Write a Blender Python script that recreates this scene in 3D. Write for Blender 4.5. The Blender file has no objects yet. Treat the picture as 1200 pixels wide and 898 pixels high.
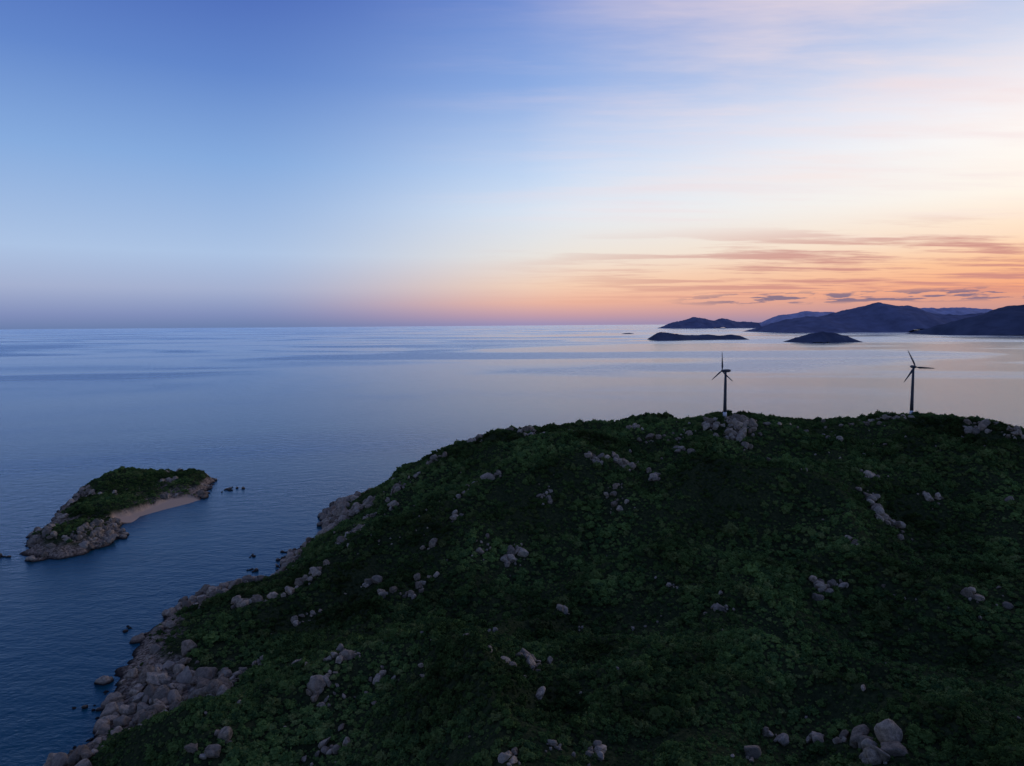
import bpy, math, random
import numpy as np
from mathutils import Vector, Matrix, kdtree

random.seed(7)
rng = np.random.default_rng(11)
scene = bpy.context.scene

# ------------------------------------------------------------------ helpers
def lin(c):
    return tuple(((v/255)/12.92 if v/255 <= 0.04045 else ((v/255+0.055)/1.055)**2.4) for v in c)

_tab = np.random.default_rng(3).random((256, 256))
def vnoise(x, y):
    ix = np.floor(x).astype(int); iy = np.floor(y).astype(int)
    fx = x-ix; fy = y-iy
    fx = fx*fx*fx*(fx*(fx*6-15)+10); fy = fy*fy*fy*(fy*(fy*6-15)+10)
    a = _tab[ix & 255, iy & 255]; b = _tab[(ix+1) & 255, iy & 255]
    c = _tab[ix & 255, (iy+1) & 255]; d = _tab[(ix+1) & 255, (iy+1) & 255]
    return (a*(1-fx)+b*fx)*(1-fy)+(c*(1-fx)+d*fx)*fy
def fbm(x, y, wl, octv=4, seed=0.0, gain=0.5):
    x = np.asarray(x, float)/wl+seed*17.3+500; y = np.asarray(y, float)/wl+seed*9.1+500
    s = 0; a = 1; t = 0
    for i in range(octv):
        s = s+a*(vnoise(x, y)*2-1); t += a; a *= gain
        x, y = x*1.62-y*1.18+3.1, x*1.18+y*1.62+7.7
    return s/t

def new_mat(name):
    m = bpy.data.materials.new(name); m.use_nodes = True
    nt = m.node_tree; b = nt.nodes.get('Principled BSDF')
    return m, nt, b
def N(nt, t, **kw):
    n = nt.nodes.new(t)
    for k, v in kw.items(): setattr(n, k, v)
    return n
def math_n(nt, op, a, b=None, c=None, clamp=False):
    n = nt.nodes.new('ShaderNodeMath'); n.operation = op; n.use_clamp = clamp
    for i, v in enumerate((a, b, c)):
        if v is None: continue
        if isinstance(v, (int, float)): n.inputs[i].default_value = v
        else: nt.links.new(v, n.inputs[i])
    return n.outputs[0]
def maprange(nt, v, a, b, c=0.0, d=1.0, smooth=False):
    n = nt.nodes.new('ShaderNodeMapRange')
    if smooth: n.interpolation_type = 'SMOOTHSTEP'
    nt.links.new(v, n.inputs[0])
    for i, q in zip((1, 2, 3, 4), (a, b, c, d)): n.inputs[i].default_value = q
    return n.outputs[0]
def mixc(nt, f, a, b, mode='MIX'):
    n = nt.nodes.new('ShaderNodeMix'); n.data_type = 'RGBA'; n.blend_type = mode
    if isinstance(f, (int, float)): n.inputs[0].default_value = f
    else: nt.links.new(f, n.inputs[0])
    for s, v in ((6, a), (7, b)):
        if isinstance(v, tuple): n.inputs[s].default_value = (*v[:3], 1)
        else: nt.links.new(v, n.inputs[s])
    return n.outputs[2]
def noise_n(nt, vec, scale, detail=4, rough=0.55):
    n = nt.nodes.new('ShaderNodeTexNoise')
    n.inputs['Scale'].default_value = scale; n.inputs['Detail'].default_value = detail
    n.inputs['Roughness'].default_value = rough
    if vec is not None: nt.links.new(vec, n.inputs['Vector'])
    return n.outputs['Fac']
def diffuse_out(nt, b, c, normal=None):
    d = nt.nodes.new('ShaderNodeBsdfDiffuse'); nt.links.new(c, d.inputs[0])
    if normal is not None: nt.links.new(normal, d.inputs['Normal'])
    o = nt.nodes['Material Output']; nt.links.new(d.outputs[0], o.inputs[0]); nt.nodes.remove(b)

# ------------------------------------------------------------------ materials
def mat_granite():
    m, nt, b = new_mat('granite')
    g = N(nt, 'ShaderNodeNewGeometry'); oi = N(nt, 'ShaderNodeObjectInfo')
    n1 = noise_n(nt, g.outputs['Position'], 0.6, 5, 0.65)
    n2 = noise_n(nt, g.outputs['Position'], 3.5, 3, 0.6)
    c = mixc(nt, maprange(nt, n1, 0.35, 0.62), (0.22, 0.165, 0.115), (0.60, 0.455, 0.32))
    c = mixc(nt, maprange(nt, n2, 0.48, 0.72, 0, 0.7), c, (0.11, 0.095, 0.072))
    wn = N(nt, 'ShaderNodeTexWhiteNoise'); wn.noise_dimensions = '1D'; nt.links.new(oi.outputs['Random'], wn.inputs['W'])
    c = mixc(nt, math_n(nt, 'MULTIPLY', wn.outputs['Value'], 0.55), c, (0.33, 0.295, 0.245))
    v = maprange(nt, oi.outputs['Random'], 0, 1, 0.5, 1.2)
    c2 = N(nt, 'ShaderNodeHueSaturation'); nt.links.new(c, c2.inputs['Color']); nt.links.new(v, c2.inputs['Value'])
    sep = N(nt, 'ShaderNodeSeparateXYZ'); nt.links.new(g.outputs['Position'], sep.inputs[0])
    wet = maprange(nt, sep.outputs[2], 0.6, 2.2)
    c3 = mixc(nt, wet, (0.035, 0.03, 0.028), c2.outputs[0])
    bp = N(nt, 'ShaderNodeBump'); bp.inputs['Distance'].default_value = 0.5; bp.inputs['Strength'].default_value = 0.9
    nt.links.new(n1, bp.inputs['Height'])
    diffuse_out(nt, b, c3, bp.outputs[0])
    return m
def mat_leaf():
    m, nt, b = new_mat('shrub_leaves')
    g = N(nt, 'ShaderNodeNewGeometry'); oi = N(nt, 'ShaderNodeObjectInfo')
    n1 = noise_n(nt, g.outputs['Position'], 0.011, 6, 0.68)
    n2 = noise_n(nt, g.outputs['Position'], 0.9, 2, 0.6)
    c = mixc(nt, maprange(nt, oi.outputs['Random'], 0, 0.6), (0.036, 0.072, 0.028), (0.105, 0.165, 0.045))
    c = mixc(nt, maprange(nt, oi.outputs['Random'], 0.7, 1.0), c, (0.150, 0.170, 0.060))
    c = mixc(nt, maprange(nt, n2, 0.45, 0.7, 0, 0.5), c, (0.16, 0.205, 0.055))
    v = N(nt, 'ShaderNodeHueSaturation'); nt.links.new(c, v.inputs['Color']); nt.links.new(maprange(nt, n1, 0.36, 0.62, 0.32, 1.4), v.inputs['Value'])
    diffuse_out(nt, b, v.outputs[0])
    return m
def mat_ground():
    m, nt, b = new_mat('hillside_ground')
    g = N(nt, 'ShaderNodeNewGeometry')
    P = g.outputs['Position']
    sep = N(nt, 'ShaderNodeSeparateXYZ'); nt.links.new(P, sep.inputs[0])
    n1 = noise_n(nt, P, 0.06, 4, 0.6); n2 = noise_n(nt, P, 0.5, 4, 0.65)
    green = mixc(nt, maprange(nt, n2, 0.35, 0.7), (0.02, 0.03, 0.014), (0.065, 0.075, 0.032))
    rock = mixc(nt, maprange(nt, n2, 0.38, 0.62), (0.08, 0.058, 0.044), (0.44, 0.33, 0.235))
    zz = math_n(nt, 'MULTIPLY_ADD', n1, 14.0, sep.outputs[2])
    c = mixc(nt, maprange(nt, zz, 12.0, 16.0), rock, green)
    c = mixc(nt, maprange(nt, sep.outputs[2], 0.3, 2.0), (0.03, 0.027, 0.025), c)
    at = N(nt, 'ShaderNodeAttribute'); at.attribute_name = 'sand'
    c = mixc(nt, at.outputs['Fac'], c, (0.62, 0.43, 0.29))
    bp = N(nt, 'ShaderNodeBump'); bp.inputs['Distance'].default_value = 1.5
    nt.links.new(maprange(nt, at.outputs['Fac'], 0, 1, 0.8, 0.05), bp.inputs['Strength'])
    nt.links.new(n2, bp.inputs['Height'])
    diffuse_out(nt, b, c, bp.outputs[0])
    return m
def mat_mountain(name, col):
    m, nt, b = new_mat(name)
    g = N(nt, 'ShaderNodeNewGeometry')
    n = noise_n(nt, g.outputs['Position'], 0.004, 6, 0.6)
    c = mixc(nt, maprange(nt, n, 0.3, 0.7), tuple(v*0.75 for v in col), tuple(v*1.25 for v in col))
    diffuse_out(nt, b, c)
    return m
def mat_sea():
    m, nt, b = new_mat('sea_water')
    g = N(nt, 'ShaderNodeNewGeometry'); P = g.outputs['Position']
    mp = N(nt, 'ShaderNodeMapping'); mp.inputs['Rotation'].default_value = (0, 0, math.radians(12)); mp.inputs['Scale'].default_value = (0.6, 1, 1)
    nt.links.new(P, mp.inputs[0])
    w1 = noise_n(nt, mp.outputs[0], 0.09, 2, 0.6); w2 = noise_n(nt, mp.outputs[0], 0.4, 4, 0.65)
    h = math_n(nt, 'MULTIPLY_ADD', w1, 1.6, w2)
    ms = N(nt, 'ShaderNodeMapping'); ms.inputs['Scale'].default_value = (0.00035, 0.0008, 1); ms.inputs['Rotation'].default_value = (0, 0, math.radians(-24))
    nt.links.new(P, ms.inputs[0])
    nz = N(nt, 'ShaderNodeTexNoise'); nz.inputs['Scale'].default_value = 1.0; nz.inputs['Detail'].default_value = 5; nz.inputs['Distortion'].default_value = 1.2
    nt.links.new(ms.outputs[0], nz.inputs['Vector'])
    slm = maprange(nt, nz.outputs['Fac'], 0.42, 0.60, 0, 1, True)
    bp = N(nt, 'ShaderNodeBump'); bp.inputs['Distance'].default_value = 0.9
    nt.links.new(maprange(nt, slm, 0, 1, 0.36, 1.0), bp.inputs['Strength'])
    nt.links.new(h, bp.inputs['Height'])
    d = N(nt, 'ShaderNodeBsdfDiffuse'); d.inputs[0].default_value = (0.002, 0.070, 0.100, 1)
    gl = N(nt, 'ShaderNodeBsdfGlossy'); gl.inputs[0].default_value = (0.74, 0.85, 1.0, 1)
    nt.links.new(maprange(nt, slm, 0, 1, 0.14, 0.30), gl.inputs['Roughness'])
    nt.links.new(bp.outputs[0], gl.inputs['Normal'])
    fr = N(nt, 'ShaderNodeFresnel'); fr.inputs['IOR'].default_value = 1.333; nt.links.new(bp.outputs[0], fr.inputs['Normal'])
    mx = N(nt, 'ShaderNodeMixShader'); nt.links.new(fr.outputs[0], mx.inputs[0]); nt.links.new(d.outputs[0], mx.inputs[1]); nt.links.new(gl.outputs[0], mx.inputs[2])
    nt.links.new(mx.outputs[0], nt.nodes['Material Output'].inputs[0]); nt.nodes.remove(b)
    return m
GRANITE = mat_granite(); LEAF = mat_leaf(); GROUND = mat_ground(); SEA = mat_sea()

# ------------------------------------------------------------------ mesh utils
def grid_object(name, X, Y, Z, mat, smooth=True, attrs=None):
    ny, nx = Z.shape
    co = np.stack([X.ravel(), Y.ravel(), Z.ravel()], 1)
    i = np.arange(nx-1)[None, :]+np.arange(ny-1)[:, None]*nx
    f = np.stack([i, i+1, i+1+nx, i+nx], -1).reshape(-1, 4)
    me = bpy.data.meshes.new(name)
    me.vertices.add(len(co)); me.vertices.foreach_set('co', co.ravel().astype(np.float32))
    me.loops.add(f.size); me.loops.foreach_set('vertex_index', f.ravel().astype(np.int32))
    me.polygons.add(len(f)); me.polygons.foreach_set('loop_start', np.arange(0, f.size, 4, dtype=np.int32))
    me.update(calc_edges=True)
    if smooth: me.polygons.foreach_set('use_smooth', np.ones(len(f), bool))
    for k, v in (attrs or {}).items():
        a = me.attributes.new(k, 'FLOAT', 'POINT'); a.data.foreach_set('value', v.ravel().astype(np.float32))
    me.materials.append(mat)
    ob = bpy.data.objects.new(name, me); scene.collection.objects.link(ob)
    return ob
class Field:
    def __init__(s, x0, y0, st, Z): s.x0, s.y0, s.st, s.Z = x0, y0, st, Z
    def __call__(s, x, y):
        u = np.clip((np.asarray(x)-s.x0)/s.st, 0, s.Z.shape[1]-1.001); v = np.clip((np.asarray(y)-s.y0)/s.st, 0, s.Z.shape[0]-1.001)
        i = u.astype(int); j = v.astype(int); fu = u-i; fv = v-j; Z = s.Z
        return (Z[j, i]*(1-fu)+Z[j, i+1]*fu)*(1-fv)+(Z[j+1, i]*(1-fu)+Z[j+1, i+1]*fu)*fv

# ------------------------------------------------------------------ headland terrain
CP = [
 # west coast (sea level)
 (-209,296,0),(-211,321,0),(-227,370,0),(-242,411,0),(-241,450,0),(-228,507,0),(-187,533,1),(-198,584,0),(-178,636,1),(-197,720,0),
 (-205,250,0),(-200,150,0),(-190,50,0),(-170,-100,0),
 # back coast
 (-180,790,0),(-110,860,0),(0,910,0),(150,940,0),(400,960,0),(700,930,0),(900,800,0),(1000,600,0),(1000,300,0),(1000,-100,0),
 # offshore
 (-270,270,-18),(-290,370,-18),(-305,450,-18),(-280,540,-18),(-250,640,-18),(-260,740,-18),(-230,850,-18),(-120,930,-18),(0,990,-18),(400,1040,-18),(900,950,-18),(-260,100,-18),(-240,-100,-18),(1080,500,-18),(1080,0,-18),
 # skyline ridge
 (-148,730,27),(-102,730,49),(-36,720,78),(18,720,93),(70,700,93),(148,690,108),(204,650,104),(259,685,103),(319,695,91),(385,695,106),(402,682,105),(446,700,98),(525,700,77),(620,690,60),
 (0,830,45),(150,820,60),(400,830,55),(-110,800,15),
 # near shoulder
 (-132,251,30),(-89,225,48),(-40,204,62),(0,190,70),(72,181,76),(150,190,72),(250,200,60),
 (-82,300,47),(-150,330,24),(0,273,62),(78,241,68),(180,260,62),
 # hollow
 (-76,366,22),(0,360,33),(90,350,46),(200,340,50),(-160,400,17),(-180,460,16),
 (-110,507,44),(-150,570,25),(0,480,58),(0,600,84),(100,480,66),(204,500,88),(204,580,98),(300,450,66),(300,600,86),(400,600,98),(400,450,72),(500,500,78),
 (600,500,62),(800,500,45),(600,300,50),(800,300,38),(400,250,55),
 (100,60,78),(100,-120,60),(-80,60,52),(400,0,60),(800,0,40)]
C = np.array(CP, float); pc = C[:, :2]/100
def U(r2): return 0.5*r2*np.log(np.maximum(r2, 1e-12))
n = len(C)
K = U(((pc[:, None]-pc[None])**2).sum(-1))+np.eye(n)*0.02
Pm = np.hstack([np.ones((n, 1)), pc])
A = np.block([[K, Pm], [Pm.T, np.zeros((3, 3))]])
sol = np.linalg.solve(A, np.concatenate([C[:, 2], np.zeros(3)]))
ST = 2.5
gx = np.arange(-330, 1080, ST); gy = np.arange(-150, 1060, ST)
GX, GY = np.meshgrid(gx, gy)
Z = sol[n]+sol[n+1]*GX/100+sol[n+2]*GY/100
for k in range(n):
    Z += sol[k]*U((GX/100-pc[k, 0])**2+(GY/100-pc[k, 1])**2)
land = np.clip(Z/30, 0, 1)
rid = 1-np.abs(fbm(GX, GY, 120, 3, 2))*2.2
keepr = 0.42+0.58*np.clip(np.abs(GY-690)/110, 0, 1)      # keep the skyline ridge true
Z += land*keepr*((rid-0.62)*17 + fbm(GX, GY, 60, 3, 5)*8.5) + fbm(GX, GY, 38, 3, 15)*2.4 + fbm(GX, GY, 14, 3, 8)*2.1 + fbm(GX, GY, 5, 2, 1)*0.7
Z = np.maximum(Z, -16)
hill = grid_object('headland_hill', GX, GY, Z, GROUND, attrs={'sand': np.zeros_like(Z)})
H1 = Field(gx[0], gy[0], ST, Z)

# ------------------------------------------------------------------ rocky islet
poly = np.array([(-438,590),(-410,578),(-389,577),(-376,615),(-382,652),(-396,690),(-400,709),(-388,735),(-372,762),(-362,795),(-368,834),(-395,880),(-425,915),(-470,915),(-510,885),(-531,835),(-512,790),(-500,739),(-475,690),(-461,643)], float)
def polysd(X, Y, poly):
    d = np.full(X.shape, 1e9); ins = np.zeros(X.shape, bool)
    m = len(poly)
    for i in range(m):
        a = poly[i]; b = poly[(i+1) % m]
        ab = b-a; t = np.clip(((X-a[0])*ab[0]+(Y-a[1])*ab[1])/(ab@ab), 0, 1)
        d = np.minimum(d, np.hypot(X-a[0]-t*ab[0], Y-a[1]-t*ab[1]))
        c = ((a[1] > Y) != (b[1] > Y)) & (X < (b[0]-a[0])*(Y-a[1])/(b[1]-a[1]+1e-9)+a[0])
        ins ^= c
    return np.where(ins, d, -d)
ix = np.arange(-590, -300, 1.5); iy = np.arange(530, 970, 1.5)
IX, IY = np.meshgrid(ix, iy)
sd = polysd(IX, IY, poly)
sdn = sd+fbm(IX, IY, 34, 4, 4)*13+fbm(IX, IY, 9, 3, 6)*5
def g2(cx, cy, r): return np.exp(-((IX-cx)**2+(IY-cy)**2)/(r*r))
Hh = 8+17*g2(-492, 838, 42)+12*g2(-402, 868, 34)+8*g2(-422, 618, 30)+6*g2(-445, 720, 40)
iz = np.where(sdn > 0, Hh*(1-np.exp(-np.maximum(sdn, 0)/16)), sdn*0.5)+fbm(IX, IY, 24, 3, 19)*4.5*np.clip(sdn/12, 0, 1)+fbm(IX, IY, 10, 3, 9)*2.2+fbm(IX, IY, 4, 2, 3)*0.7
a = np.array([-402., 696.]); b = np.array([-372., 772.]); ab = b-a
t = np.clip(((IX-a[0])*ab[0]+(IY-a[1])*ab[1])/(ab@ab), 0, 1)
ds = np.hypot(IX-a[0]-t*ab[0], IY-a[1]-t*ab[1])
sand = np.clip((14+fbm(IX, IY, 22, 3, 33)*8-ds)/3, 0, 1)
iz = iz*(1-sand)+np.minimum(0.1+(sd+4)*0.13, 3.5)*sand
iz = np.maximum(iz, -8)
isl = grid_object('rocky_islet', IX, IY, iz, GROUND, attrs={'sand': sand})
H2 = Field(ix[0], iy[0], 1.5, iz); HS = Field(ix[0], iy[0], 1.5, sand)

# ------------------------------------------------------------------ sea
me = bpy.data.meshes.new('sea')
R = 90000
me.from_pydata([(-R, -R, 0), (R, -R, 0), (R, R, 0), (-R, R, 0)], [], [(0, 1, 2, 3)])
me.materials.append(SEA)
sea = bpy.data.objects.new('sea', me); scene.collection.objects.link(sea)

# ------------------------------------------------------------------ distant islands
def range_obj(name, cy, wy, prof, mat, nx=260, ny=40, rough=0.12, seed=1):
    px = np.array([p[0] for p in prof], float); pz = np.array([p[1] for p in prof], float)
    X = np.linspace(px[0], px[-1], nx); L = px[-1]-px[0]
    Yv = np.linspace(-wy, wy, ny)
    GXX, GYY = np.meshgrid(X, Yv)
    base = np.interp(X, px, pz); k = 5
    base = np.convolve(np.pad(base, k, mode='edge'), np.ones(2*k+1)/(2*k+1), 'valid')
    cyl = 1-np.abs(GYY/wy+0.25*fbm(GXX, GYY*0, L/8, 2, seed))**1.6
    hz = base[None]*cyl
    hz = hz*(1+rough*fbm(GXX, GYY, L/12, 5, seed)) + rough*0.5*pz.max()*fbm(GXX, GYY, L/40, 4, seed+3)*np.clip(cyl, 0, 1)
    edge = np.minimum(np.clip((GXX-px[0])/(L*0.03), 0, 1), np.clip((px[-1]-GXX)/(L*0.03), 0, 1))
    hz = hz*edge-12*(1-edge)-4
    return grid_object(name, GXX, GYY+cy, hz, mat)
MN = mat_mountain('hazed_hill_near', (0.095, 0.108, 0.16))  # aerial haze painted into the hill albedo: bluish, paler with distance
MM = mat_mountain('hazed_hill_mid', (0.17, 0.18, 0.27))
MF = mat_mountain('hazed_hill_far', (0.42, 0.41, 0.56))
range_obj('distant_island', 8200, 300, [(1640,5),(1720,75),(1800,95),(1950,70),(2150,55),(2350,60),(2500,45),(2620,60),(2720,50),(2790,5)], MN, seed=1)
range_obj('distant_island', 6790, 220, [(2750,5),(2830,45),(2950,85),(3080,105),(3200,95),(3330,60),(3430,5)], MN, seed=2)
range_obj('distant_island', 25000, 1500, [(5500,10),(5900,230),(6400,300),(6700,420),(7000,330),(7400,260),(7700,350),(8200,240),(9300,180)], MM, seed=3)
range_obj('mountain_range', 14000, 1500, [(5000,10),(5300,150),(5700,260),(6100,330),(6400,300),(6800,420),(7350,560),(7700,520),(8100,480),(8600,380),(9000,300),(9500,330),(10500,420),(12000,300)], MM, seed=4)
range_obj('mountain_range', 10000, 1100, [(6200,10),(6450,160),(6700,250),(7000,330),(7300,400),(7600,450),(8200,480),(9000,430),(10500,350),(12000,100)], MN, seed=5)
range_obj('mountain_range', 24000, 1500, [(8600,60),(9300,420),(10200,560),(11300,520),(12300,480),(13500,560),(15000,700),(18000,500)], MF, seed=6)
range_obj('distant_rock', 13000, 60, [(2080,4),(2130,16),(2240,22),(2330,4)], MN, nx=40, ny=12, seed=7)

# ------------------------------------------------------------------ prototype collections (instanced only)
def bush_mesh(i):
    r = np.random.default_rng(100+i)
    import bmesh
    bm = bmesh.new(); bmesh.ops.create_icosphere(bm, subdivisions=3, radius=1)
    from mathutils import noise as mn
    off = Vector((i*7.3, i*3.1, 0))
    for v in bm.verts:
        d = v.co.normalized()
        k = 0.72+0.42*mn.noise(d*1.7+off)+0.34*mn.noise(d*4.1+off)+0.2*mn.noise(d*9+off)
        v.co = Vector((d.x*k*(1.0+0.2*math.sin(i)), d.y*k, d.z*k*0.8+0.15))
        if v.co.z < -0.35: v.co.z = -0.35
    bmesh.ops.delete(bm, geom=[v for v in bm.verts if v.co.z < -0.3], context='VERTS')
    surf = [v.co.copy() for v in bm.verts if v.co.z > -0.1]
    for _ in range(120):
        c = surf[r.integers(len(surf))]*(0.9+0.35*r.random())
        s = 0.07+0.13*r.random()
        q = Vector(r.normal(size=3)).normalized(); p = q.orthogonal().normalized(); o = q.cross(p)
        vs = [bm.verts.new(c+p*s*a+o*s*b*0.7) for a, b in ((-1, 0), (0, -1), (1, 0), (0, 1))]
        bm.faces.new(vs)
    me = bpy.data.meshes.new('shrub_clump_%d' % i); bm.to_mesh(me); bm.free(); me.materials.append(LEAF)
    return bpy.data.objects.new('shrub_clump_%d' % i, me)
def rock_mesh(i):
    import bmesh
    from mathutils import noise as mn
    r = np.random.default_rng(300+i)
    bm = bmesh.new(); bmesh.ops.create_icosphere(bm, subdivisions=4, radius=1)
    planes = [(Vector(r.normal(size=3)).normalized(), 0.5+0.32*r.random()) for _ in range(9)]
    off = Vector((i*5.3, i*2.7, 1))
    for v in bm.verts:
        d = v.co.normalized(); k = 1.0
        for nrm, dd in planes:
            c = d.dot(nrm)
            if c > 0.05:
                kk = dd/c
                k = -math.log(math.exp(-18*k)+math.exp(-18*min(kk, 3)))/18
        k *= 1+0.12*mn.noise(d*2+off)+0.06*mn.noise(d*6+off)
        if i % 3 == 0: k *= 1-0.16*math.exp(-((d.x*0.8+d.y*0.5-0.1)/0.06)**2)   # weathering joint
        v.co = d*k*1.1
    for f in bm.faces: f.smooth = True
    me = bpy.data.meshes.new('boulder_%d' % i); bm.to_mesh(me); bm.free(); me.materials.append(GRANITE)
    return bpy.data.objects.new('boulder_%d' % i, me)
cb = bpy.data.collections.new('shrub_clumps')
for i in range(8): cb.objects.link(bush_mesh(i))
cr = bpy.data.collections.new('boulder_shapes')
for i in range(9): cr.objects.link(rock_mesh(i))

def scatter(name, coll, pos, rot, scl, vid):
    me = bpy.data.meshes.new(name); me.vertices.add(len(pos))
    me.vertices.foreach_set('co', pos.astype(np.float32).ravel())
    for k, v in (('rot', rot), ('scl', scl)):
        at = me.attributes.new(k, 'FLOAT_VECTOR', 'POINT'); at.data.foreach_set('vector', v.astype(np.float32).ravel())
    at = me.attributes.new('vid', 'INT', 'POINT'); at.data.foreach_set('value', vid.astype(np.int32))
    ob = bpy.data.objects.new(name, me); scene.collection.objects.link(ob)
    ng = bpy.data.node_groups.new(name+'_instancer', 'GeometryNodeTree')
    ng.interface.new_socket('Geometry', in_out='INPUT', socket_type='NodeSocketGeometry')
    ng.interface.new_socket('Geometry', in_out='OUTPUT', socket_type='NodeSocketGeometry')
    gi = ng.nodes.new('NodeGroupInput'); go = ng.nodes.new('NodeGroupOutput')
    ci = ng.nodes.new('GeometryNodeCollectionInfo'); ci.inputs['Collection'].default_value = coll
    ci.inputs['Separate Children'].default_value = True; ci.inputs['Reset Children'].default_value = True
    ip = ng.nodes.new('GeometryNodeInstanceOnPoints'); ip.inputs['Pick Instance'].default_value = True
    def na(nm, ty):
        q = ng.nodes.new('GeometryNodeInputNamedAttribute'); q.data_type = ty; q.inputs['Name'].default_value = nm
        return q.outputs['Attribute']
    L = ng.links.new
    L(gi.outputs[0], ip.inputs['Points']); L(ci.outputs[0], ip.inputs['Instance'])
    L(na('vid', 'INT'), ip.inputs['Instance Index']); L(na('scl', 'FLOAT_VECTOR'), ip.inputs['Scale'])
    e = ng.nodes.new('FunctionNodeEulerToRotation'); L(na('rot', 'FLOAT_VECTOR'), e.inputs[0]); L(e.outputs[0], ip.inputs['Rotation'])
    L(ip.outputs[0], go.inputs[0])
    md = ob.modifiers.new('instances', 'NODES'); md.node_group = ng
    return ob

# ---- boulders
bx, by, bs, bo = [], [], [], []
def add(x, y, s, z=None): bx.append(x); by.append(y); bs.append(s); bo.append(-999 if z is None else z)
cx = rng.uniform(-260, -90, 60000); cyy = rng.uniform(200, 860, 60000)
cz = H1(cx, cyy); dn = fbm(cx, cyy, 35, 3, 12)
ok = (cz > -1.2) & (cz < 8+15*dn) & (rng.random(60000) < (0.08+0.24*dn))
for x, y in zip(cx[ok], cyy[ok]): add(x, y, 0.8+4.8*rng.random()**3.0)
cx = rng.uniform(-560, -330, 30000); cyy = rng.uniform(560, 940, 30000)
cz = H2(cx, cyy); sa = HS(cx, cyy); dn = fbm(cx, cyy, 30, 3, 14); tip = np.clip((680-cyy)/40, 0, 1)
ok = (cz > -1.0) & (cz < 5.0+8*dn+3*tip) & (sa < 0.1) & (rng.random(30000) < (0.10+0.08*tip+0.25*dn))
for x, y in zip(cx[ok], cyy[ok]): add(x, y, 0.8+3.8*rng.random()**2.8)
# outcrops on the hill: x, y, spread, count, size
OUT = [(208,632,20,80,4.8),(190,640,10,20,4.2),(156,620,12,10,3),(132,620,10,10,3),(92,548,9,20,3.5),(68,548,8,14,3.2),(76,508,8,12,3.1),(148,564,9,11,3),
 (-76,664,10,20,3.8),(16,692,16,26,3.8),(-36,690,12,14,3.4),(-108,628,13,28,3.8),(-144,656,15,36,4.2),(-124,596,10,16,3.5),(-60,468,5,6,3),(-40,536,7,11,3.4),(-20,556,9,18,3.6),
 (24,516,8,18,3.3),(0,448,9,24,3.1),(-20,452,8,13,2.9),(-124,516,12,32,3.6),(-96,440,6,10,3),(-56,420,6,9,2.8),(-140,456,10,24,3.3),(-172,436,12,26,3.5),
 (36,356,3,3,2.8),(28,368,3,3,2.6),(64,356,3,3,2.6),(76,356,3,3,2.4),(108,340,5,9,2.6),(96,308,3,4,2.5),(172,372,6,16,2.9),(184,376,4,8,2.9),
 (260,472,7,18,3.8),(268,468,6,12,3.7),(260,492,8,14,3.6),(280,524,7,9,3.1),(208,408,5,6,2.9),(308,496,4,8,3.5),(356,480,4,8,3.5),(76,496,6,8,2.9),
 (8,284,6,14,2.4),(-4,266,5,10,2.2),(-140,364,4,7,2.9),(-148,360,4,5,2.8),(-108,328,5,8,2.8),(-80,308,5,15,3.4),(-84,292,5,15,3.4),(-84,284,5,14,2.9),(-60,292,3,5,2.4),
 (-112,252,3,5,4.0),(-120,244,5,6,2.4),(12,196,4,11,1.9),(24,200,4,9,1.8),(0,188,5,11,1.9),(68,192,3,5,2.7),(88,216,3,5,2.1),(100,216,3,5,2.7),(108,208,4,7,3.2),(108,197,5,9,4.2),(106,190,5,8,3.4),
 (240,344,3,4,2.8),(-80,408,5,8,2.8),(-72,252,7,12,2.2),(92,380,4,5,2.3),(112,524,8,12,3),(372,668,13,26,4.2),(416,604,11,20,3.9),(428,580,9,14,3.7),(270,640,12,10,3),(120,660,10,10,3),
 (-184,700,13,40,4.2),(-44,496,6,9,2.8),(-64,408,5,8,2.6)]
for (x0, y0, sp_, k, sz) in OUT:
    ax = rng.uniform(0, 3.14)
    for _ in range(k):
        u = rng.normal()*sp_*0.75; v = rng.normal()*sp_*0.38
        add(x0+u*math.cos(ax)-v*math.sin(ax), y0+u*math.sin(ax)+v*math.cos(ax), sz*(0.22+0.95*rng.random()**2.0))
# lone stones strewn over the slopes, in loose drifts
cx = rng.uniform(-200, 560, 9000); cyy = rng.uniform(180, 720, 9000); dn = fbm(cx, cyy, 60, 3, 41)
ok = (rng.random(9000) < 0.012+0.5*np.clip(dn-0.12, 0, 1)) & (H1(cx, cyy) > 6)
for x, y in zip(cx[ok], cyy[ok]): add(x, y, 0.6+2.1*rng.random()**3)
# skerries in the water
for (x0, y0, k, s0) in ((-231,580,3,2.0),(-202,592,6,2.4),(-214,548,4,1.8),(-352,818,6,2.4),(-345,835,4,2.2),(-448,580,5,2.4),(-255,440,4,1.8),(-222,345,4,1.8)):
    for _ in range(k): add(x0+rng.normal()*4, y0+rng.normal()*4, s0*(0.4+0.8*rng.random()), -0.5)
bx, by, bs, bo = map(np.array, (bx, by, bs, bo))
bz = np.where(bx < -300, H2(bx, by), H1(bx, by)); hillb = bz > 8
bz = np.where((bo > -900) & (bz < bo), bo, bz)
m = len(bx)
scl = bs[:, None]*rng.uniform(0.65, 1.35, (m, 3)); scl[:, 2] *= 0.8
scatter('granite_boulders', cr, np.stack([bx, by, bz+bs*np.where(hillb, 0.36, 0.15)], 1), rng.uniform(0, 6.28, (m, 3))*np.array([0.15, 0.15, 1]), scl, rng.integers(0, 9, m))
kd = kdtree.KDTree(m)
for i in range(m): kd.insert((bx[i], by[i], 0), i)
kd.balance()

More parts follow.
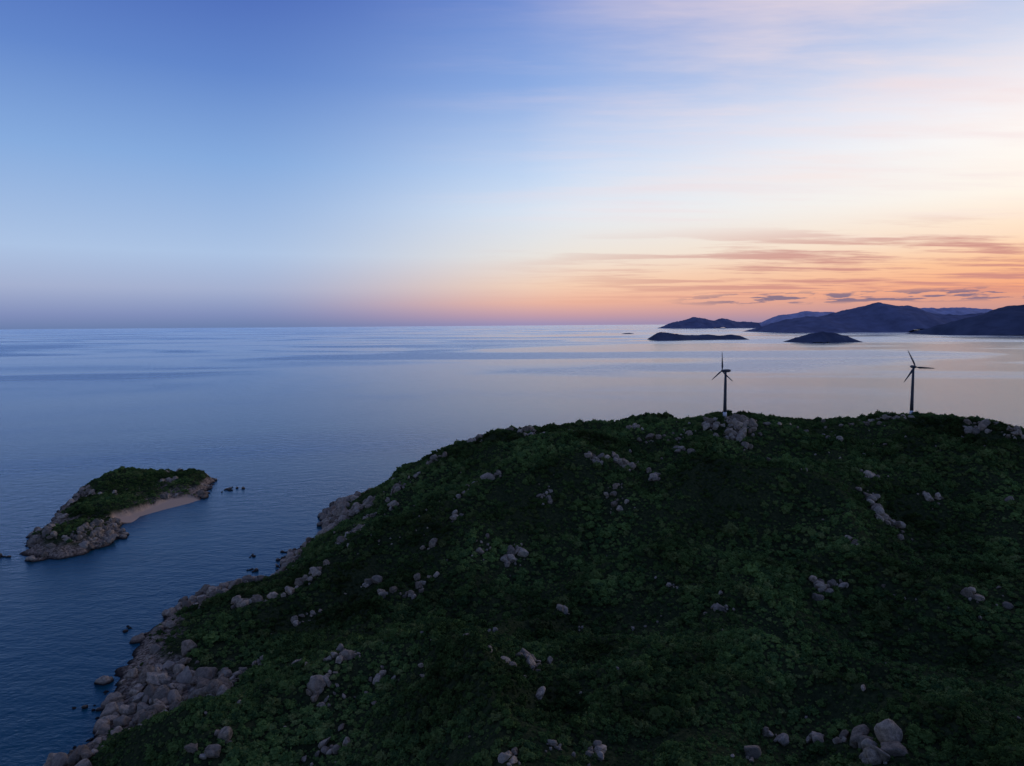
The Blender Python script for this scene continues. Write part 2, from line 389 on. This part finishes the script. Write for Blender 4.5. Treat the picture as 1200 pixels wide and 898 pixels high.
# ---- shrubs
def jit(x0, x1, y0, y1, st):
    a, b = np.meshgrid(np.arange(x0, x1, st), np.arange(y0, y1, st))
    return (a+rng.uniform(-.5, .5, a.shape)*st).ravel(), (b+rng.uniform(-.5, .5, b.shape)*st).ravel()
xs, ys, ss = [], [], []
for (x0, x1, y0, y1, st, s0) in ((-240, 340, 110, 330, 2.05, 1.35), (-240, 700, 330, 820, 2.95, 1.8), (-590, -300, 530, 960, 2.5, 1.5)):
    x, y = jit(x0, x1, y0, y1, st)
    isl2 = x < -300
    z = np.where(isl2, H2(x, y), H1(x, y)); sa = np.where(isl2, HS(x, y), 0)
    nn = fbm(x, y, 25, 3, 20); n8 = fbm(x, y, 7, 2, 27)
    tip = np.where(isl2, np.clip((660-y)/30, 0, 1), 0)
    ok = (z > np.where(isl2, 5.0, 5.5)+3.5*tip+8*nn+rng.random(len(x))*3) & (z > 2.5) & (sa < 0.05) & (rng.random(len(x)) < 0.94)
    x, y, nn, n8 = x[ok], y[ok], nn[ok], n8[ok]
    s = s0*(0.5+1.25*rng.random(len(x))**3)*(1+0.7*nn+0.6*n8)
    xs.append(x); ys.append(y); ss.append(s)
x = np.concatenate(xs); y = np.concatenate(ys); s = np.concatenate(ss)
keep = np.ones(len(x), bool)
for i in range(len(x)):
    co, j, d = kd.find((x[i], y[i], 0))
    if d < bs[j]*0.85+s[i]*0.5: keep[i] = False
x, y, s = x[keep], y[keep], s[keep]
z = np.where(x < -300, H2(x, y), H1(x, y)); m = len(x)
rot = np.zeros((m, 3)); rot[:, 2] = rng.uniform(0, 6.28, m)
scl = s[:, None]*np.stack([np.ones(m), np.ones(m), rng.uniform(0.7, 1.3, m)], 1)
scatter('shrub_vegetation', cb, np.stack([x, y, z+0.15*s], 1), rot, scl, rng.integers(0, 8, m))

# ------------------------------------------------------------------ wind turbines
mt, nt, b = new_mat('turbine_paint'); b.inputs['Base Color'].default_value = (0.06, 0.062, 0.075, 1); b.inputs['Roughness'].default_value = 0.7
mw, nt, b = new_mat('turbine_base_paint'); b.inputs['Base Color'].default_value = (0.7, 0.7, 0.7, 1); b.inputs['Roughness'].default_value = 0.5
def mesh_ob(name, verts, faces, mat, parent, smooth=True):
    me = bpy.data.meshes.new(name); me.from_pydata(verts, [], faces); me.materials.append(mat)
    if smooth:
        for p in me.polygons: p.use_smooth = True
    o = bpy.data.objects.new(name, me); scene.collection.objects.link(o); o.parent = parent; return o
def lathe(rings, seg=24):
    v, f = [], []
    for k, (r, z) in enumerate(rings):
        for i in range(seg):
            a = 2*math.pi*i/seg; v.append((r*math.cos(a), r*math.sin(a), z))
        if k:
            for i in range(seg):
                j = (i+1) % seg; f.append(((k-1)*seg+i, (k-1)*seg+j, k*seg+j, k*seg+i))
    f.append(tuple(range(seg))[::-1]); f.append(tuple((len(rings)-1)*seg+i for i in range(seg)))
    return v, f
def turbine(x, y, base, yaw, rot0, h=50, R=18.5):
    e = bpy.data.objects.new('wind_turbine', None); scene.collection.objects.link(e)
    gz = float(H1(x, y)); e.location = (x, y, gz-0.5); e.rotation_euler = (0, 0, yaw)
    h += min(max(base-gz, -4), 4)
    v, f = lathe([(3.2, -2), (3.2, 0.9), (2.9, 1.0)]); mesh_ob('foundation', v, f, mw, e, False)
    v, f = lathe([(1.75, 0.9), (1.72, 6.5)]); mesh_ob('tower_base', v, f, mw, e)
    v, f = lathe([(1.72, 6.503), (1.5, 18), (1.48, 18.2), (1.3, 33), (1.0, h-1.2)]); mesh_ob('tower', v, f, mt, e)
    v, f = lathe([(0.7, -3.2), (1.35, -2.6), (1.5, 0), (1.45, 3.5), (1.0, 5.2)], 20)
    v = [(a, c, h+b*1.0) for a, b, c in v]; mesh_ob('nacelle', v, [t[::-1] for t in f], mt, e)
    v, f = lathe([(1.0, -3.2), (1.15, -3.9), (0.9, -4.8), (0.3, -5.3)], 20)
    v = [(a, c, h+b) for a, b, c in v]; mesh_ob('hub', v, [t[::-1] for t in f], mt, e)
    for k in range(3):
        ang = rot0+k*2*math.pi/3
        vs, fs = [], []; prof = [(0.6, 0.45, 0.45), (2.0, 0.55, 0.4), (4.0, 1.05, 0.28), (8, 0.85, 0.18), (13, 0.6, 0.12), (17, 0.4, 0.07), (R, 0.15, 0.03)]
        for q, (r, c, th) in enumerate(prof):
            tw = math.radians(22*(1-r/R))
            for i in range(10):
                a = 2*math.pi*i/10; lx = c*math.cos(a)+c*0.35; ly = th*math.sin(a)
                px = lx*math.cos(tw)-ly*math.sin(tw); py = lx*math.sin(tw)+ly*math.cos(tw)
                X = px*math.cos(ang-math.pi/2)-r*math.sin(ang-math.pi/2); Zz = px*math.sin(ang-math.pi/2)+r*math.cos(ang-math.pi/2)
                vs.append((X, py-4.1, Zz+h))
            if q:
                for i in range(10):
                    j = (i+1) % 10; fs.append(((q-1)*10+i, (q-1)*10+j, q*10+j, q*10+i))
        fs.append(tuple(range(60, 70)))
        mesh_ob('blade_%d' % (k+1), vs, fs, mt, e)
    return e
turbine(204, 650, 104, math.radians(-18-52), math.radians(92))
turbine(402, 682, 105, math.radians(-30+25), math.radians(116))

# ------------------------------------------------------------------ sky
world = bpy.data.worlds.new('World'); scene.world = world; world.use_nodes = True
world.cycles.sampling_method = 'MANUAL'; world.cycles.sample_map_resolution = 256
nt = world.node_tree; nt.nodes.clear()
out = N(nt, 'ShaderNodeOutputWorld')
tc = N(nt, 'ShaderNodeTexCoord')
nv = N(nt, 'ShaderNodeVectorMath', operation='NORMALIZE'); nt.links.new(tc.outputs['Generated'], nv.inputs[0])
sp = N(nt, 'ShaderNodeSeparateXYZ'); nt.links.new(nv.outputs[0], sp.inputs[0])
x_, y_, z_ = sp.outputs
SAZ = math.radians(40)
hl = math_n(nt, 'SQRT', math_n(nt, 'ADD', math_n(nt, 'MULTIPLY', x_, x_), math_n(nt, 'MULTIPLY_ADD', y_, y_, 1e-6)))
dt = math_n(nt, 'ADD', math_n(nt, 'MULTIPLY', x_, math.sin(SAZ)), math_n(nt, 'MULTIPLY', y_, math.cos(SAZ)))
cs = math_n(nt, 'DIVIDE', dt, hl, clamp=False)
cs = math_n(nt, 'MINIMUM', math_n(nt, 'MAXIMUM', cs, -0.9999), 0.9999)
az = math_n(nt, 'DIVIDE', math_n(nt, 'ARCCOSINE', cs), math.pi)   # 0 at sunset, 1 opposite
zc = math_n(nt, 'MAXIMUM', z_, 0.0)
def ramp(stops):
    r = N(nt, 'ShaderNodeValToRGB'); cr_ = r.color_ramp; cr_.interpolation = 'LINEAR'
    while len(cr_.elements) < len(stops): cr_.elements.new(0.5)
    for e, (p, c) in zip(cr_.elements, stops): e.position = p
    for e, (p, c) in zip(cr_.elements, stops): e.color = (*lin(c), 1)
    nt.links.new(zc, r.inputs[0]); return r.outputs[0]
ZEN = (50, 72, 126)
left = ramp([(0,(108,128,172)),(.015,(128,142,186)),(.05,(164,176,208)),(.098,(172,195,228)),(.214,(134,171,222)),(.319,(98,135,203)),(.413,(76,107,184)),(.7,(54,76,138)),(1,ZEN)])
mid = ramp([(0,(160,146,182)),(.012,(198,158,170)),(.03,(237,182,160)),(.055,(245,210,184)),(.098,(236,230,222)),(.16,(220,231,244)),(.214,(194,215,244)),(.319,(142,174,228)),(.413,(110,144,213)),(.7,(66,90,152)),(1,ZEN)])
right = ramp([(0,(154,132,150)),(.015,(196,148,144)),(.04,(241,164,128)),(.07,(251,194,150)),(.098,(253,222,192)),(.15,(255,246,234)),(.214,(255,250,246)),(.26,(243,242,248)),(.319,(204,214,238)),(.413,(152,174,224)),(.7,(78,98,158)),(1,ZEN)])
anti = ramp([(0,(110,122,162)),(.1,(138,148,188)),(.3,(100,124,176)),(1,ZEN)])
c = mixc(nt, maprange(nt, az, 0.02, 0.217), right, mid)
c = mixc(nt, maprange(nt, az, 0.18, 0.35, 0, 1, True), c, left)
c = mixc(nt, maprange(nt, az, 0.45, 0.85), c, anti)
inv = math_n(nt, 'DIVIDE', 1.0, math_n(nt, 'ADD', zc, 0.045))
cp = N(nt, 'ShaderNodeCombineXYZ')
nt.links.new(math_n(nt, 'MULTIPLY', x_, inv), cp.inputs[0]); nt.links.new(math_n(nt, 'MULTIPLY', y_, inv), cp.inputs[1])
mp = N(nt, 'ShaderNodeMapping'); mp.inputs['Rotation'].default_value = (0, 0, math.radians(20)); mp.inputs['Scale'].default_value = (0.28, 0.8, 1); mp.inputs['Location'].default_value = (1.3, 0.4, 0)
nt.links.new(cp.outputs[0], mp.inputs[0])
cn = noise_n(nt, mp.outputs[0], 1.6, 6, 0.62)
sunside = maprange(nt, az, 0.06, 0.26, 1, 0, True)
ci_ = math_n(nt, 'MULTIPLY', maprange(nt, cn, 0.42, 0.72, 0, 0.65, True), math_n(nt, 'MULTIPLY', sunside, maprange(nt, zc, 0.10, 0.2)))
c = mixc(nt, ci_, c, lin((250, 228, 224)))
mp3 = N(nt, 'ShaderNodeMapping'); mp3.inputs['Rotation'].default_value = (0, 0, math.radians(-18)); mp3.inputs['Scale'].default_value = (0.35, 1.7, 1); mp3.inputs['Location'].default_value = (5.3, 2.4, 0)
nt.links.new(cp.outputs[0], mp3.inputs[0])
cn3 = noise_n(nt, mp3.outputs[0], 1.2, 6, 0.62)
c3_ = math_n(nt, 'MULTIPLY', maprange(nt, cn3, 0.45, 0.75, 0, 0.5, True), math_n(nt, 'MULTIPLY', maprange(nt, az, 0.12, 0.30, 1, 0, True), maprange(nt, zc, 0.08, 0.16)))
c = mixc(nt, c3_, c, lin((240, 218, 222)))
band = math_n(nt, 'MULTIPLY', maprange(nt, zc, 0.02, 0.05, 0, 1, True), maprange(nt, zc, 0.085, 0.14, 1, 0, True))
st = math_n(nt, 'MULTIPLY', math_n(nt, 'MULTIPLY', maprange(nt, cn, 0.45, 0.60, 0, 0.85, True), band), sunside)
c = mixc(nt, st, c, lin((196, 134, 132)))
cp2 = N(nt, 'ShaderNodeCombineXYZ')
nt.links.new(math_n(nt, 'MULTIPLY', az, 70), cp2.inputs[0]); nt.links.new(math_n(nt, 'MULTIPLY', z_, 200), cp2.inputs[1])
pn = noise_n(nt, cp2.outputs[0], 1.0, 4, 0.55)
pb = math_n(nt, 'MULTIPLY', maprange(nt, zc, 0.022, 0.028, 0, 1, True), maprange(nt, zc, 0.034, 0.044, 1, 0, True))
pf = math_n(nt, 'MULTIPLY', math_n(nt, 'MULTIPLY', maprange(nt, pn, 0.49, 0.56, 0, 0.85, True), pb), maprange(nt, az, 0.11, 0.16, 1, 0, True))
c = mixc(nt, pf, c, lin((104, 102, 134)))
bg = N(nt, 'ShaderNodeBackground'); nt.links.new(c, bg.inputs[0]); bg.inputs[1].default_value = 1.0
sky = N(nt, 'ShaderNodeTexSky'); sky.sky_type = 'NISHITA'; sky.sun_disc = False
sky.sun_elevation = math.radians(1.0); sky.sun_rotation = SAZ
bg2 = N(nt, 'ShaderNodeBackground'); nt.links.new(sky.outputs[0], bg2.inputs[0]); bg2.inputs[1].default_value = 0.002
ad = N(nt, 'ShaderNodeAddShader'); nt.links.new(bg.outputs[0], ad.inputs[0]); nt.links.new(bg2.outputs[0], ad.inputs[1])
nt.links.new(ad.outputs[0], out.inputs[0])

sd_ = bpy.data.lights.new('sun', 'SUN'); sd_.energy = 0.2; sd_.color = (1, 0.82, 0.66); sd_.angle = math.radians(30)
so = bpy.data.objects.new('sun', sd_); scene.collection.objects.link(so)
el = math.radians(11); SA2 = math.radians(64)
so.rotation_euler = Vector((math.sin(SA2)*math.cos(el), math.cos(SA2)*math.cos(el), math.sin(el))).to_track_quat('Z', 'Y').to_euler()

# ------------------------------------------------------------------ camera
cd = bpy.data.cameras.new('camera'); cd.lens = 24; cd.sensor_width = 36; cd.clip_start = 1; cd.clip_end = 200000
cam = bpy.data.objects.new('camera', cd); scene.collection.objects.link(cam)
cam.matrix_world = Matrix.Translation((0, 0, 200)) @ Matrix.Rotation(math.radians(90-4.93), 4, 'X') @ Matrix.Rotation(math.radians(-0.43), 4, 'Z')
scene.camera = cam
scene.view_settings.view_transform = 'Standard'; scene.view_settings.look = 'None'; scene.view_settings.exposure = 0
